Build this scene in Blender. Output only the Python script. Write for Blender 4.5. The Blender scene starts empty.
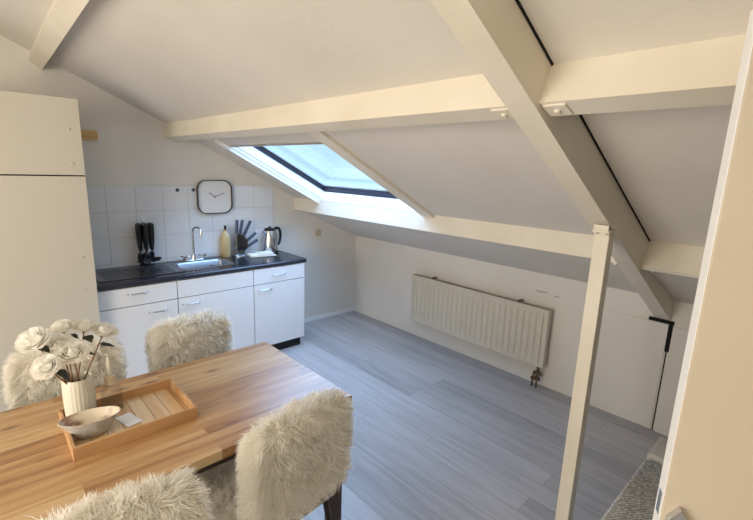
import bpy, bmesh, math, random
from mathutils import Vector, Matrix, noise
random.seed(7)
S = bpy.context.scene
C = S.collection
PI = math.pi

# ------------------------------------------------------------------ camera
cam = bpy.data.cameras.new('camera'); cam.sensor_width = 36; cam.lens = 431.29/753*36
cam.clip_start = 0.02
camo = bpy.data.objects.new('camera', cam); C.objects.link(camo)
camo.location = (-3.4011, -4.0005, 1.7642)
camo.rotation_euler = (math.radians(78.166), math.radians(-1.943), math.radians(-42.902))
S.camera = camo
# ------------------------------------------------------------------ sky, daylight, room lamp, added fill lights, exposure
w = bpy.data.worlds.new('world'); S.world = w; w.use_nodes = True
bg = w.node_tree.nodes['Background']
bg.inputs[0].default_value = (0.50, 0.76, 1.0, 1); bg.inputs[1].default_value = 1.25
def light(name, kind, loc, energy, color, size=0.2, target=None, **kw):
    l = bpy.data.lights.new(name, kind); l.energy = energy; l.color = color
    if kind == 'AREA': l.size = size
    elif kind == 'SUN': l.angle = size
    else: l.shadow_soft_size = size
    for k, v in kw.items(): setattr(l, k, v)
    o = bpy.data.objects.new(name, l); C.objects.link(o); o.location = loc
    if target is not None:
        o.rotation_euler = (Vector(target)-Vector(loc)).to_track_quat('-Z', 'Y').to_euler()
    return o
light('overcast_sun', 'SUN', (-1.5, -1, 6), 25.0, (0.40, 0.62, 1.0), math.radians(125), target=(-1.5+0.1, -1-0.3, 3.5))
light('room_lamp', 'POINT', (-4.5, -4.2, 2.0), 11, (1.0, 0.83, 0.62), 0.25)
light('left_fill_light', 'AREA', (-5.5, -2.7, 1.4), 92, (1.0, 0.91, 0.79), 1.8, target=(0, -3.0, 0.9))  # unseen area light added from the left to fill the right side; no window
light('rear_fill_light', 'AREA', (-4.6, -5.6, 1.5), 9, (1.0, 0.92, 0.82), 1.2, target=(-2.6, -1.5, 0.8))  # weak fill added behind the camera; no window is built there
vs = S.view_settings
vs.view_transform = 'Standard'; vs.look = 'None'; vs.gamma = 1; vs.use_curve_mapping = False
vs.exposure = 0.03

# ------------------------------------------------------------------ helpers
def tag(o, label=None, cat=None, group=None, kind=None):
    if label: o['label'] = label
    if cat: o['category'] = cat
    if group: o['group'] = group
    if kind: o['kind'] = kind
    return o
def empty(name, loc, rz=0, label=None, cat=None, group=None):
    o = bpy.data.objects.new(name, None); C.objects.link(o); o.location = loc; o.rotation_euler = (0, 0, rz)
    o.empty_display_size = 0.05
    return tag(o, label, cat, group)
class MB:
    def __init__(s): s.bm = bmesh.new()
    def box(s, x0, x1, y0, y1, z0, z1, bev=0.0, seg=2, mat=None):
        b = bmesh.new()
        v = [b.verts.new((x, y, z)) for x in (x0, x1) for y in (y0, y1) for z in (z0, z1)]
        for f in ((0,1,3,2),(4,6,7,5),(0,4,5,1),(2,3,7,6),(0,2,6,4),(1,5,7,3)): b.faces.new([v[i] for i in f])
        bmesh.ops.recalc_face_normals(b, faces=b.faces)
        if bev > 0: bmesh.ops.bevel(b, geom=list(b.edges), offset=bev, segments=seg, profile=0.5, affect='EDGES')
        if mat is not None: bmesh.ops.transform(b, matrix=mat, verts=b.verts)
        s.join(b); return s
    def join(s, b):
        me = bpy.data.meshes.new('t'); b.to_mesh(me); b.free(); s.bm.from_mesh(me); bpy.data.meshes.remove(me)
    def prism(s, pts, a0, a1, axis='y'):
        """polygon in the plane across `axis`, extruded from a0 to a1"""
        def P(p, a):
            return (p[0], a, p[1]) if axis == 'y' else ((a, p[0], p[1]) if axis == 'x' else (p[0], p[1], a))
        b = bmesh.new()
        A = [b.verts.new(P(p, a0)) for p in pts]; B = [b.verts.new(P(p, a1)) for p in pts]
        b.faces.new(A); b.faces.new(B[::-1]); n = len(pts)
        for i in range(n): b.faces.new((A[i], B[i], B[(i+1) % n], A[(i+1) % n]))
        bmesh.ops.recalc_face_normals(b, faces=b.faces); s.join(b); return s
    def tube(s, pts, r, n=12, cap=True, sx=1.0):
        pts = [Vector(p) for p in pts]; m = len(pts)
        rs = r if isinstance(r, (list, tuple)) else [r]*m
        b = bmesh.new(); rings = []; up = None
        for i, p in enumerate(pts):
            t = (pts[min(i+1, m-1)] - pts[max(i-1, 0)]).normalized()
            if up is None: up = Vector((0, 0, 1)) if abs(t.z) < 0.9 else Vector((1, 0, 0))
            u = (up - t*up.dot(t)).normalized(); up = u; v = t.cross(u)
            rings.append([b.verts.new(p + (u*math.cos(2*PI*k/n)*sx + v*math.sin(2*PI*k/n))*rs[i]) for k in range(n)])
        for a, c in zip(rings, rings[1:]):
            for k in range(n): b.faces.new((a[k], a[(k+1) % n], c[(k+1) % n], c[k]))
        if cap: b.faces.new(rings[0][::-1]); b.faces.new(rings[-1])
        bmesh.ops.recalc_face_normals(b, faces=b.faces); s.join(b); return s
    def lathe(s, prof, n=32, c=(0, 0, 0), sx=1, sy=1, close=False):
        b = bmesh.new(); rings = []
        for r, z in prof:
            if r < 1e-6: rings.append([b.verts.new((c[0], c[1], c[2]+z))])
            else: rings.append([b.verts.new((c[0]+sx*r*math.cos(2*PI*k/n), c[1]+sy*r*math.sin(2*PI*k/n), c[2]+z)) for k in range(n)])
        for a, d in zip(rings, rings[1:]):
            for k in range(n):
                k2 = (k+1) % n
                if len(a) == 1 and len(d) == 1: continue
                if len(a) == 1: b.faces.new((a[0], d[k], d[k2]))
                elif len(d) == 1: b.faces.new((a[k], a[k2], d[0]))
                else: b.faces.new((a[k], a[k2], d[k2], d[k]))
        bmesh.ops.recalc_face_normals(b, faces=b.faces); s.join(b); return s
    def quad(s, *p):
        s.bm.faces.new([s.bm.verts.new(q) for q in p]); return s
    def xf(s, m): bmesh.ops.transform(s.bm, matrix=m, verts=s.bm.verts); return s
    def build(s, name, mat, parent=None, smooth=False, loc=None, **t):
        me = bpy.data.meshes.new(name); s.bm.to_mesh(me); s.bm.free(); me.materials.append(mat)
        if smooth:
            for p in me.polygons: p.use_smooth = True
            try: me.set_sharp_from_angle(angle=math.radians(40))
            except Exception: pass
        o = bpy.data.objects.new(name, me); C.objects.link(o)
        if parent: o.parent = parent
        if loc: o.location = loc
        return tag(o, **t)
def T(x, y, z): return Matrix.Translation((x, y, z))
def RX(a): return Matrix.Rotation(a, 4, 'X')
def RY(a): return Matrix.Rotation(a, 4, 'Y')
def RZ(a): return Matrix.Rotation(a, 4, 'Z')
def copy_tree(o, parent=None):
    c = o.copy(); C.objects.link(c); c.parent = parent
    for ch in [q for q in bpy.data.objects if q.parent == o]: copy_tree(ch, c)
    return c

# ------------------------------------------------------------------ materials
def lin(c): return tuple(((v/255)/12.92 if v/255 < 0.04045 else ((v/255+0.055)/1.055)**2.4) for v in c)
def mat(name, col, rough=0.5, metal=0.0, spec=0.5, **kw):
    m = bpy.data.materials.new(name); m.use_nodes = True
    b = m.node_tree.nodes['Principled BSDF']
    b.inputs['Base Color'].default_value = (*lin(col), 1); b.inputs['Roughness'].default_value = rough
    b.inputs['Metallic'].default_value = metal; b.inputs['Specular IOR Level'].default_value = spec
    for k, v in kw.items(): b.inputs[k].default_value = v
    return m
def N(m, t, **kw):
    n = m.node_tree.nodes.new(t)
    for k, v in kw.items():
        if isinstance(k, str) and hasattr(n, k): setattr(n, k, v)
    return n
def bump(m, scale, strength, dist=0.002, detail=3, coord='Object', stretch=(1, 1, 1)):
    nt = m.node_tree; tc = N(m, 'ShaderNodeTexCoord'); mp = N(m, 'ShaderNodeMapping'); mp.inputs['Scale'].default_value = stretch
    nz = N(m, 'ShaderNodeTexNoise'); nz.inputs['Scale'].default_value = scale; nz.inputs['Detail'].default_value = detail
    bp = N(m, 'ShaderNodeBump'); bp.inputs['Strength'].default_value = strength; bp.inputs['Distance'].default_value = dist
    nt.links.new(tc.outputs[coord], mp.inputs[0]); nt.links.new(mp.outputs[0], nz.inputs['Vector'])
    nt.links.new(nz.outputs['Fac'], bp.inputs['Height']); nt.links.new(bp.outputs[0], nt.nodes['Principled BSDF'].inputs['Normal'])
    return m
def tint(m, c1, c2, scale=2.0, lo=0.35, hi=0.7, stretch=(1, 1, 1), detail=4):
    nt = m.node_tree; tc = N(m, 'ShaderNodeTexCoord'); mp = N(m, 'ShaderNodeMapping'); mp.inputs['Scale'].default_value = stretch
    nz = N(m, 'ShaderNodeTexNoise'); nz.inputs['Scale'].default_value = scale; nz.inputs['Detail'].default_value = detail
    cr = N(m, 'ShaderNodeValToRGB'); cr.color_ramp.elements[0].position = lo; cr.color_ramp.elements[1].position = hi
    cr.color_ramp.elements[0].color = (*lin(c1), 1); cr.color_ramp.elements[1].color = (*lin(c2), 1)
    nt.links.new(tc.outputs['Object'], mp.inputs[0]); nt.links.new(mp.outputs[0], nz.inputs['Vector'])
    nt.links.new(nz.outputs['Fac'], cr.inputs[0]); nt.links.new(cr.outputs[0], nt.nodes['Principled BSDF'].inputs['Base Color'])
    return m
def plaster(name, c1, c2): return bump(tint(mat(name, c1, 0.75, spec=0.25), c1, c2, 1.3), 45, 0.25, 0.004)
M = {}
M['wall'] = plaster('white wall plaster', (220, 216, 208), (228, 224, 216))
M['ceiling'] = plaster('white ceiling plaster', (214, 208, 198), (224, 219, 210))
M['beam'] = bump(tint(mat('white painted beam', (226, 218, 200), 0.55), (222, 213, 194), (232, 225, 210), 3), 20, 0.3, 0.003, stretch=(1, .1, 1))
M['white_trim'] = bump(mat('white painted lining', (236, 236, 234), 0.45), 30, 0.1, 0.002)
M['door_paint'] = bump(tint(mat('cream door paint', (190, 178, 158), 0.5), (187, 174, 153), (194, 182, 163), 2), 60, 0.08, 0.001)
M['laminate'] = bump(mat('white laminate', (226, 226, 226), 0.35), 80, 0.05, 0.001)
M['laminate_cream'] = bump(mat('cream laminate', (202, 196, 182), 0.45), 80, 0.05, 0.001)
M['groove'] = mat('grey groove', (70, 72, 82), 0.8)
M['sash'] = mat('grey sash', (182, 190, 202), 0.5)
M['gap'] = mat('black gap', (10, 10, 10), 0.9)
M['black_plinth'] = mat('black plinth', (12, 12, 13), 0.6)
M['steel'] = bump(mat('brushed steel', (205, 207, 210), 0.22, 1.0), 200, 0.08, 0.001, stretch=(1, 20, 1))
M['dark_steel'] = mat('dull drainer steel', (112, 116, 126), 0.22, 1.0)
M['basin_steel'] = mat('satin basin steel', (158, 164, 176), 0.32, 1.0)
M['chrome'] = mat('chrome', (225, 226, 230), 0.12, 1.0)
M['black'] = mat('black plastic', (16, 18, 24), 0.35)
M['dark_handle'] = mat('dark slate plastic', (70, 78, 100), 0.4)
M['window_frame'] = mat('dark grey window frame', (46, 48, 62), 0.5)
M['radiator'] = mat('cream radiator enamel', (206, 199, 182), 0.4)
M['brass'] = mat('aged brass valve', (120, 105, 85), 0.35, 0.9)
M['grout'] = mat('grout', (196, 194, 190), 0.9)
M['pine'] = tint(mat('pine', (214, 176, 120), 0.6), (196, 152, 94), (222, 188, 134), 6, stretch=(1, 8, 8))
M['clock_face'] = mat('clock face', (228, 226, 224), 0.5)
M['clock_gold'] = mat('dark brass clock frame', (74, 60, 44), 0.3, 0.6)
M['ceramic'] = bump(mat('speckled white ceramic', (214, 208, 192), 0.35), 60, 0.3, 0.004)
M['leaf'] = tint(mat('dark leaf', (44, 46, 36), 0.5), (34, 36, 28), (62, 60, 44), 20)
M['stem'] = tint(mat('brown stem', (120, 84, 52), 0.7), (96, 64, 38), (150, 110, 70), 30)
M['black_metal'] = mat('black metal', (26, 22, 22), 0.45, 0.3)
M['leg_wood'] = tint(mat('dark walnut leg', (62, 48, 40), 0.5), (50, 38, 32), (74, 58, 48), 12, stretch=(6, 6, 1))
M['cap'] = mat('pale collar', (206, 186, 158), 0.6)
M['cloth'] = bump(mat('folded cream cloth', (236, 230, 216), 0.9), 120, 0.5, 0.003)
M['oil'] = mat('amber bottle', (206, 184, 136), 0.2, **{'Transmission Weight': 0.15})
M['switch'] = mat('beige switch', (196, 184, 160), 0.5)

def m_tiles():
    m = mat('white glazed tiles', (226, 228, 230), 0.16)
    return bump(tint(m, (222, 224, 228), (230, 231, 232), 2.5), 14, 0.12, 0.003)
M['tile'] = m_tiles()
def m_worktop():
    m = mat('dark speckled worktop', (38, 40, 52), 0.2)
    return tint(m, (26, 27, 34), (58, 60, 74), 160, 0.4, 0.75)
M['worktop'] = m_worktop()
def m_planks(name, cols, pw, pl, rough, along='x', knots=False, gap=(0.5, 0.5, 0.5), seed=0.0, grain=1.0, vary=0.5):
    m = bpy.data.materials.new(name); m.use_nodes = True; nt = m.node_tree; L = nt.links.new
    b = nt.nodes['Principled BSDF']; b.inputs['Roughness'].default_value = rough
    tc = N(m, 'ShaderNodeTexCoord'); mp = N(m, 'ShaderNodeMapping')
    if along == 'y': mp.inputs['Rotation'].default_value = (0, 0, PI/2)
    mp.inputs['Location'].default_value = (seed, seed*.7, 0)
    L(tc.outputs['Object'], mp.inputs[0])
    br = N(m, 'ShaderNodeTexBrick'); br.offset = 0.37; br.offset_frequency = 2; br.squash = 1
    br.inputs['Scale'].default_value = 1; br.inputs['Mortar Size'].default_value = 0.0012
    br.inputs['Brick Width'].default_value = pl; br.inputs['Row Height'].default_value = pw; br.inputs['Bias'].default_value = 0
    br.inputs['Color1'].default_value = (0, 0, 0, 1); br.inputs['Color2'].default_value = (1, 1, 1, 1); br.inputs['Mortar'].default_value = (.5, .5, .5, 1)
    L(mp.outputs[0], br.inputs['Vector'])
    # per-plank offset of the grain
    add = N(m, 'ShaderNodeVectorMath'); add.operation = 'ADD'
    sc = N(m, 'ShaderNodeVectorMath'); sc.operation = 'SCALE'; sc.inputs['Scale'].default_value = 7.0
    L(br.outputs['Color'], sc.inputs[0]); L(mp.outputs[0], add.inputs[0]); L(sc.outputs[0], add.inputs[1])
    mg = N(m, 'ShaderNodeMapping'); mg.inputs['Scale'].default_value = (1.2, 14, 6); L(add.outputs[0], mg.inputs[0])
    nz = N(m, 'ShaderNodeTexNoise'); nz.inputs['Scale'].default_value = 1.8; nz.inputs['Detail'].default_value = 6; nz.inputs['Distortion'].default_value = 0.6
    L(mg.outputs[0], nz.inputs['Vector'])
    mx = N(m, 'ShaderNodeMath'); mx.operation = 'MULTIPLY_ADD'; mx.inputs[1].default_value = grain; L(nz.outputs['Fac'], mx.inputs[0])
    s2 = N(m, 'ShaderNodeMath'); s2.operation = 'MULTIPLY_ADD'; s2.inputs[1].default_value = vary; s2.inputs[2].default_value = -vary/2-0.5*(grain-1)
    sp = N(m, 'ShaderNodeSeparateColor'); L(br.outputs['Color'], sp.inputs[0]); L(sp.outputs[0], s2.inputs[0]); L(s2.outputs[0], mx.inputs[2])
    cr = N(m, 'ShaderNodeValToRGB'); L(mx.outputs[0], cr.inputs[0])
    els = cr.color_ramp.elements; els[0].position = 0.2; els[1].position = 0.8
    els[0].color = (*lin(cols[0]), 1); els[1].color = (*lin(cols[-1]), 1)
    for i, c in enumerate(cols[1:-1]):
        e = els.new(0.2+0.6*(i+1)/(len(cols)-1)); e.color = (*lin(c), 1)
    mort = N(m, 'ShaderNodeMix'); mort.data_type = 'RGBA'; L(br.outputs['Fac'], mort.inputs['Factor']); L(cr.outputs[0], mort.inputs['A'])
    mort.inputs['B'].default_value = (*lin(gap), 1)
    out = mort.outputs['Result']
    if knots:
        mk = N(m, 'ShaderNodeMapping'); mk.inputs['Scale'].default_value = (4.0, 13.0, 4.0); L(add.outputs[0], mk.inputs[0])
        vo = N(m, 'ShaderNodeTexVoronoi'); vo.inputs['Scale'].default_value = 1.0; L(mk.outputs[0], vo.inputs['Vector'])
        kr = N(m, 'ShaderNodeValToRGB'); kr.color_ramp.elements[0].position = 0.06; kr.color_ramp.elements[1].position = 0.2
        kr.color_ramp.elements[0].color = (1, 1, 1, 1); kr.color_ramp.elements[1].color = (0, 0, 0, 1); L(vo.outputs['Distance'], kr.inputs[0])
        # only some cells carry a knot
        sc2 = N(m, 'ShaderNodeSeparateColor'); L(vo.outputs['Color'], sc2.inputs[0])
        gt = N(m, 'ShaderNodeMath'); gt.operation = 'GREATER_THAN'; gt.inputs[1].default_value = 0.35; L(sc2.outputs[0], gt.inputs[0])
        ml = N(m, 'ShaderNodeMath'); ml.operation = 'MULTIPLY'; L(kr.outputs[0], ml.inputs[0]); L(gt.outputs[0], ml.inputs[1])
        ml2 = N(m, 'ShaderNodeMath'); ml2.operation = 'MULTIPLY'; ml2.inputs[1].default_value = 0.8; L(ml.outputs[0], ml2.inputs[0])
        km = N(m, 'ShaderNodeMix'); km.data_type = 'RGBA'; L(ml2.outputs[0], km.inputs['Factor']); L(out, km.inputs['A']); km.inputs['B'].default_value = (*lin((84, 54, 32)), 1)
        out = km.outputs['Result']
    L(out, b.inputs['Base Color'])
    bp = N(m, 'ShaderNodeBump'); bp.inputs['Strength'].default_value = 0.12; bp.inputs['Distance'].default_value = 0.002
    L(nz.outputs['Fac'], bp.inputs['Height']); L(bp.outputs[0], b.inputs['Normal'])
    return m
def coat(m, w_, r_):
    b = m.node_tree.nodes['Principled BSDF']; b.inputs['Coat Weight'].default_value = w_; b.inputs['Coat Roughness'].default_value = r_; return m
M['floor'] = m_planks('grey laminate floor', [(150, 148, 148), (168, 166, 167), (184, 182, 183), (194, 193, 194)], 0.145, 1.9, 0.36, 'y', gap=(132, 129, 125), grain=0.75, vary=0.28)
M['table'] = m_planks('knotty oak table top', [(146, 104, 64), (174, 132, 86), (188, 150, 102), (202, 170, 126)], 0.09, 1.1, 0.36, 'x', knots=True, gap=(170, 126, 88), seed=3.1, grain=1.3)
coat(M['table'], .5, .3)
M['tray_wood'] = m_planks('acacia tray wood', [(176, 132, 88), (196, 154, 108), (212, 176, 134)], 0.05, 5.0, 0.5, 'x', gap=(150, 108, 70), seed=1.38, vary=.3)
M['tray_floor'] = m_planks('mixed plank tray floor', [(150, 100, 62), (198, 160, 116), (220, 196, 160), (176, 130, 88)], 0.055, 0.6, 0.5, 'y', gap=(110, 72, 44), seed=5.0, grain=.5)

def m_wool(name, c1, c2):
    m = mat(name, c1, 0.9, spec=0.15)
    tint(m, c1, c2, 22, 0.35, 0.65)
    nt = m.node_tree; b = nt.nodes['Principled BSDF']
    tr = N(m, 'ShaderNodeBsdfTranslucent'); tr.inputs[0].default_value = (*lin(c2), 1)
    mx = N(m, 'ShaderNodeMixShader'); mx.inputs[0].default_value = 0.5
    out = nt.nodes['Material Output']
    nt.links.new(b.outputs[0], mx.inputs[1]); nt.links.new(tr.outputs[0], mx.inputs[2]); nt.links.new(mx.outputs[0], out.inputs[0])
    return m
M['wool'] = m_wool('cream sheepskin wool', (246, 241, 229), (254, 252, 246))
M['rose'] = m_wool('ivory rose petal', (251, 248, 240), (255, 254, 249))
def m_glass(name, col=(1, 1, 1), refl=0.08, tintw=None):
    m = bpy.data.materials.new(name); m.use_nodes = True; nt = m.node_tree
    nt.nodes.remove(nt.nodes['Principled BSDF'])
    t = N(m, 'ShaderNodeBsdfTransparent'); t.inputs[0].default_value = (*col, 1)
    g = N(m, 'ShaderNodeBsdfGlossy'); g.inputs['Roughness'].default_value = 0.03
    lw = N(m, 'ShaderNodeLayerWeight'); lw.inputs[0].default_value = 0.5
    pw = N(m, 'ShaderNodeMath'); pw.operation = 'POWER'; pw.inputs[1].default_value = 4.0; nt.links.new(lw.outputs['Facing'], pw.inputs[0])
    fr = N(m, 'ShaderNodeMath'); fr.operation = 'MULTIPLY_ADD'; fr.inputs[1].default_value = 0.18; fr.inputs[2].default_value = refl*.5; nt.links.new(pw.outputs[0], fr.inputs[0])
    mx = N(m, 'ShaderNodeMixShader'); nt.links.new(fr.outputs[0], mx.inputs[0])
    nt.links.new(t.outputs[0], mx.inputs[1]); nt.links.new(g.outputs[0], mx.inputs[2]); nt.links.new(mx.outputs[0], nt.nodes['Material Output'].inputs[0])
    return m
M['glass'] = m_glass('window glass', (0.97, 0.99, 1))
M['bottle_glass'] = m_glass('clear bottle glass', (0.95, 0.95, 0.94))
def m_weave():
    m = mat('grey woven upholstery', (166, 162, 152), 0.95, spec=0.1); nt = m.node_tree; L = nt.links.new
    tc = N(m, 'ShaderNodeTexCoord'); mp = N(m, 'ShaderNodeMapping'); mp.inputs['Rotation'].default_value = (0, 0, 0.6); L(tc.outputs['Object'], mp.inputs[0])
    ck = N(m, 'ShaderNodeTexVoronoi'); ck.inputs['Scale'].default_value = 85; ck.inputs['Randomness'].default_value = 0.25; L(mp.outputs[0], ck.inputs['Vector'])
    cr = N(m, 'ShaderNodeValToRGB'); cr.color_ramp.elements[0].color = (*lin((224, 220, 208)), 1); cr.color_ramp.elements[1].color = (*lin((128, 126, 120)), 1)
    cr.color_ramp.elements[0].position = 0.25; cr.color_ramp.elements[1].position = 0.7
    L(ck.outputs['Distance'], cr.inputs[0]); L(cr.outputs[0], nt.nodes['Principled BSDF'].inputs['Base Color'])
    bp = N(m, 'ShaderNodeBump'); bp.inputs['Strength'].default_value = 0.35; bp.inputs['Distance'].default_value = 0.002; bp.invert = True
    L(ck.outputs['Distance'], bp.inputs['Height']); L(bp.outputs[0], nt.nodes['Principled BSDF'].inputs['Normal'])
    return m
M['weave'] = m_weave()
M['arm_fabric'] = bump(mat('pale grey fabric', (176, 172, 160), .95), 300, .4, .002)
def m_bowl():
    m = mat('ivory and rust glazed ceramic', (214, 200, 178), 0.3)
    return tint(m, (156, 118, 96), (226, 214, 192), 11, 0.36, 0.46)
M['bowl_in'] = m_bowl()
M['bowl_out'] = tint(mat('grey white stoneware', (190, 188, 182), 0.4), (170, 168, 162), (206, 202, 194), 30)

# ------------------------------------------------------------------ room shell
XL, YF = -5.6, -5.7
KH = 0.965                 # knee wall height
def zc(x, off=0.0):        # sloping ceiling height
    a = abs(x)
    return (1.0+0.51*a if a <= 2.12 else 2.081+0.465*(a-2.12)) + off
XR = -4.3; ZR = zc(XR)
def struct(mb, name, m, **k): return mb.build(name, m, kind='structure', **k)
struct(MB().box(XL-.1, .1, YF-.1, .1, -0.1, 0), 'floor', M['floor'])
prof = [(0, 0), (0.0, KH), (-0.87, 1.44), (-2.12, zc(-2.12)), (XR, ZR+.1), (XL, zc(-3.0)+.1), (XL, 0)]
prof_up = [(0.12, 0), (0.12, KH+.1), (-0.87, 1.62), (-2.12, zc(-2.12)+.18), (XR, ZR+.25), (XL-.1, zc(-3.0)+.25), (XL-.1, 0)]
struct(MB().prism(prof_up, 0, 0.12), 'wall_back', M['wall'])
struct(MB().prism(prof_up, YF-.12, YF), 'wall_front', M['wall'])
struct(MB().box(0, .1, YF, 0, 0, KH+.05), 'wall_right', M['wall'])
struct(MB().prism([(0, 0), (0, 1.03), (-2.04, 2.05), (-2.04, 0)], -4.66, -4.58), 'wall_partition', M['wall'])
struct(MB().box(XL-.1, XL, YF, 0, 0, zc(-3.0)+.3), 'wall_left', M['wall'])
# sloping ceiling: boards of 3 cm, with the skylight opening between y=-0.34 and -1.75
YB = -3.295                 # principal rafter centre
def panel(mb, x0, x1, y0, y1, off=0.0, t=0.03):
    a, b = (x0, zc(x0, off)), (x1, zc(x1, off))
    mb.prism([a, b, (b[0], b[1]+t), (a[0], a[1]+t)], y0, y1)
OX0, OX1, OY0, OY1 = -0.872, -1.775, -0.465, -1.82
cb = MB()
panel(cb, -0.80, OX1, OY0, 0.0); panel(cb, -0.80, OX1, YB, OY1)
panel(cb, OX1, -2.12, YB, 0.0); panel(cb, -2.12, XR, YB, 0.0)
cb.prism([(-.7, 1.395), (XR, 3.195), (XR, 3.235), (-.7, 1.43)], YF, YB)
cb.prism([(XR, ZR), (XL-.1, zc(-3.0)), (XL-.1, zc(-3.0)+.05), (XR, ZR+.05)], YF, 0.0)
# boarded soffit between the lower purlin and the knee wall
cb.prism([(0.05, KH-0.02), (-0.86, 1.335), (-0.86, 1.36), (0.05, KH+.01)], YF, 0.0)
struct(cb, 'ceiling', M['ceiling'])
def zz(x, h): return 1.0+0.51*abs(x)+h
# skylight: upright lined shaft, window at its top
sh = Matrix(((1,0,0,0),(0,1,0,0),(-.51,0,1,1.0),(0,0,0,1)))     # shears a box onto the roof pitch
SX, SL, SR, ST = -0.81, -0.46, -1.85, -1.78                       # lower, gable-side, right and upper faces of the shaft
lb = MB()
for (h0, h1_, ins) in ((-.03, .028, 0.0), (.037, .125, 0.0)):
    lb.box(ST, SX, SL, SL+.02, h0, h1_, mat=sh)
    lb.box(ST, SX, SR-.02, SR, max(h0, 0.0), h1_, mat=sh)
    lb.box(ST-.02, ST, SR-.02, SL+.02, max(h0, 0.0), h1_, mat=sh)
    if h0 > 0: lb.box(SX, SX+.02, SR-.02, SL+.02, h0, h1_, mat=sh)
lb.box(-1.90, ST, SL, SL+.02, -.03, .001, mat=sh)
lb.box(-0.875, SX+.02, SR-.02, SL, .002, .016, mat=sh)
struct(lb, 'trim_1', M['white_trim'])
gv = MB()
gv.box(ST, SX, SL+.006, SL+.018, .02, .05, mat=sh).box(SX+.006, SX+.018, SR, SL+.018, .01, .05, mat=sh).box(ST, SX, SR-.018, SR-.006, .02, .05, mat=sh).box(ST-.018, ST-.006, SR, SL, .02, .05, mat=sh)
struct(gv, 'trim_2', M['groove'])
win = empty('window_1', (-1.3, -1.1, zz(-1.3, .16))); tag(win, kind='structure')
def wloc(mb): return mb.xf(T(1.3, 1.1, -zz(-1.3, .16)))
fr = MB()
fr.box(SX, SX+.05, SR-.05, SL+.05, .118, .172, mat=sh); fr.box(ST-.05, ST, SR-.05, SL+.05, .118, .172, mat=sh)
fr.box(ST, SX, SL, SL+.05, .118, .172, mat=sh); fr.box(ST, SX, SR-.05, SR, .118, .172, mat=sh)
wloc(fr).build('frame', M['window_frame'], win)
sa = MB()
sa.box(SX-.022, SX+.02, SR, SL, .1725, .205, mat=sh); sa.box(ST-.02, ST+.022, SR, SL, .1725, .205, mat=sh)
sa.box(ST+.02, SX-.022, SL-.022, SL, .1725, .205, mat=sh); sa.box(ST+.02, SX-.022, SR, SR+.022, .1725, .205, mat=sh)
wloc(sa).build('sash', M['sash'], win)
wloc(MB().box(ST, SX, SR, SL, .2055, .2095, mat=sh)).build('pane', M['glass'], win)
# raised batten along the right of the skylight
bt = MB().box(-2.05, -0.80, OY1-.115, OY1-.004, -.024, .002, mat=sh)
struct(bt, 'trim_3', M['beam'])

# ------------------------------------------------------------------ timber frame
t = empty('purlin', (-2.1, 0, 1.95), label='white upper purlin beam running from the gable wall above the skylight', cat='beam')
def purlin(prof, y0, y1, org): return MB().prism([(a-org[0], b-org[2]) for a, b in prof], y0-org[1], y1-org[1])
up = [(-2.145, 1.972), (-2.062, 1.943), (-2.02, 2.05), (-2.12, 2.12)]
purlin(up, -3.25, 0, (-2.1, 0, 1.95)).build('beam_length', M['beam'], t)
def bolt_plate(parent, x, y, z, a=.336, sx=.032, sy=.034):
    m = T(x, y, z) @ RY(a)
    p = MB().box(-sx, sx, -sy, sy, -.006, .001, .001, 1, mat=m).build('joint_plate', M['beam'], parent)
    MB().lathe([(0, -.008), (.008, -.008), (.010, 0)], 16, (0, 0, -.006)).xf(m).build('bolt_head', M['beam'], p)
bolt_plate(t, -.0035, -3.205, 0.0075)
t = empty('purlin', (-2.1, -3.34, 1.95), label='white upper purlin beam continuing right of the rafter towards the door', cat='beam')
up2 = [(a, b) for a, b in up[:2]]+[(-2.0, 2.12), (-2.075, 2.118)]
purlin(up2, -4.36, -3.34, (-2.1, -3.34, 1.95)).build('beam_length', M['beam'], t)
bolt_plate(t, -.0035, -0.042, 0.0075)
lp = [(-0.875, 1.315), (-0.80, 1.30), (-0.80, 1.46), (-0.872, 1.452)]
t = empty('purlin', (-.87, 0, 1.31), label='white lower purlin beam under the skylight, ending at the post', cat='beam')
purlin(lp, -3.25, 0, (-.87, 0, 1.31)).build('beam_length', M['beam'], t)
bolt_plate(t, .0325, -3.205, -0.0025, .197)
t = empty('purlin', (-.87, -3.34, 1.31), label='short lower purlin beam in the corner right of the rafter', cat='beam')
lp2 = [(-.885, 1.32), (-.872, 1.302), (-.70, 1.30), (-.70, 1.44), (-.79, 1.468)]
purlin(lp2, -4.57, -3.34, (-.87, -3.34, 1.31)).build('beam_length', M['beam'], t)
bolt_plate(t, .06, -.042, -0.0095, .01)
# ridge-side purlin at top left
t = empty('purlin', (-2.97, 0, 2.38), label='narrow white beam at the top left above the tall cupboard', cat='beam')
rb = MB().prism([(-.033, .045), (.038, -.009), (.08, .13), (0, .16)], YF, 0)
for v_ in rb.bm.verts: v_.co.z -= v_.co.y*.012; v_.co.x -= -v_.co.y*.016
rb.build('beam_length', M['beam'], t)
# principal rafter
rf = empty('rafter', (-1.35, -3.295, 1.57), label='big sloping white rafter crossing the upper right, resting on the post', cat='beam')
def ru(x): return 0.82+0.527*abs(x)
rp = [(0, ru(0)), (-4.3, ru(-4.3)), (-4.3, ZR+.15), (-2.12, zc(-2.12)+.15), (0, 1.08)]
MB().prism([(x+1.35, z-1.57) for x, z in rp], -.045, .045).build('beam_length', M['beam'], rf)
# dark open joint between the rafter and the right ceiling bay
gp = MB()
for (xa, xb) in ((-2.0, -0.76), (-4.0, -2.075)):
    gp.prism([(xa+1.35, 1.039-.50*xa-1.57), (xb+1.35, 1.039-.50*xb-1.57), (xb+1.35, 1.046-.50*xb-1.57), (xa+1.35, 1.046-.50*xa-1.57)], -.051, -.043)
gp.build('open_joint', M['gap'], rf, label='dark open joint along the rafter')
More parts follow.
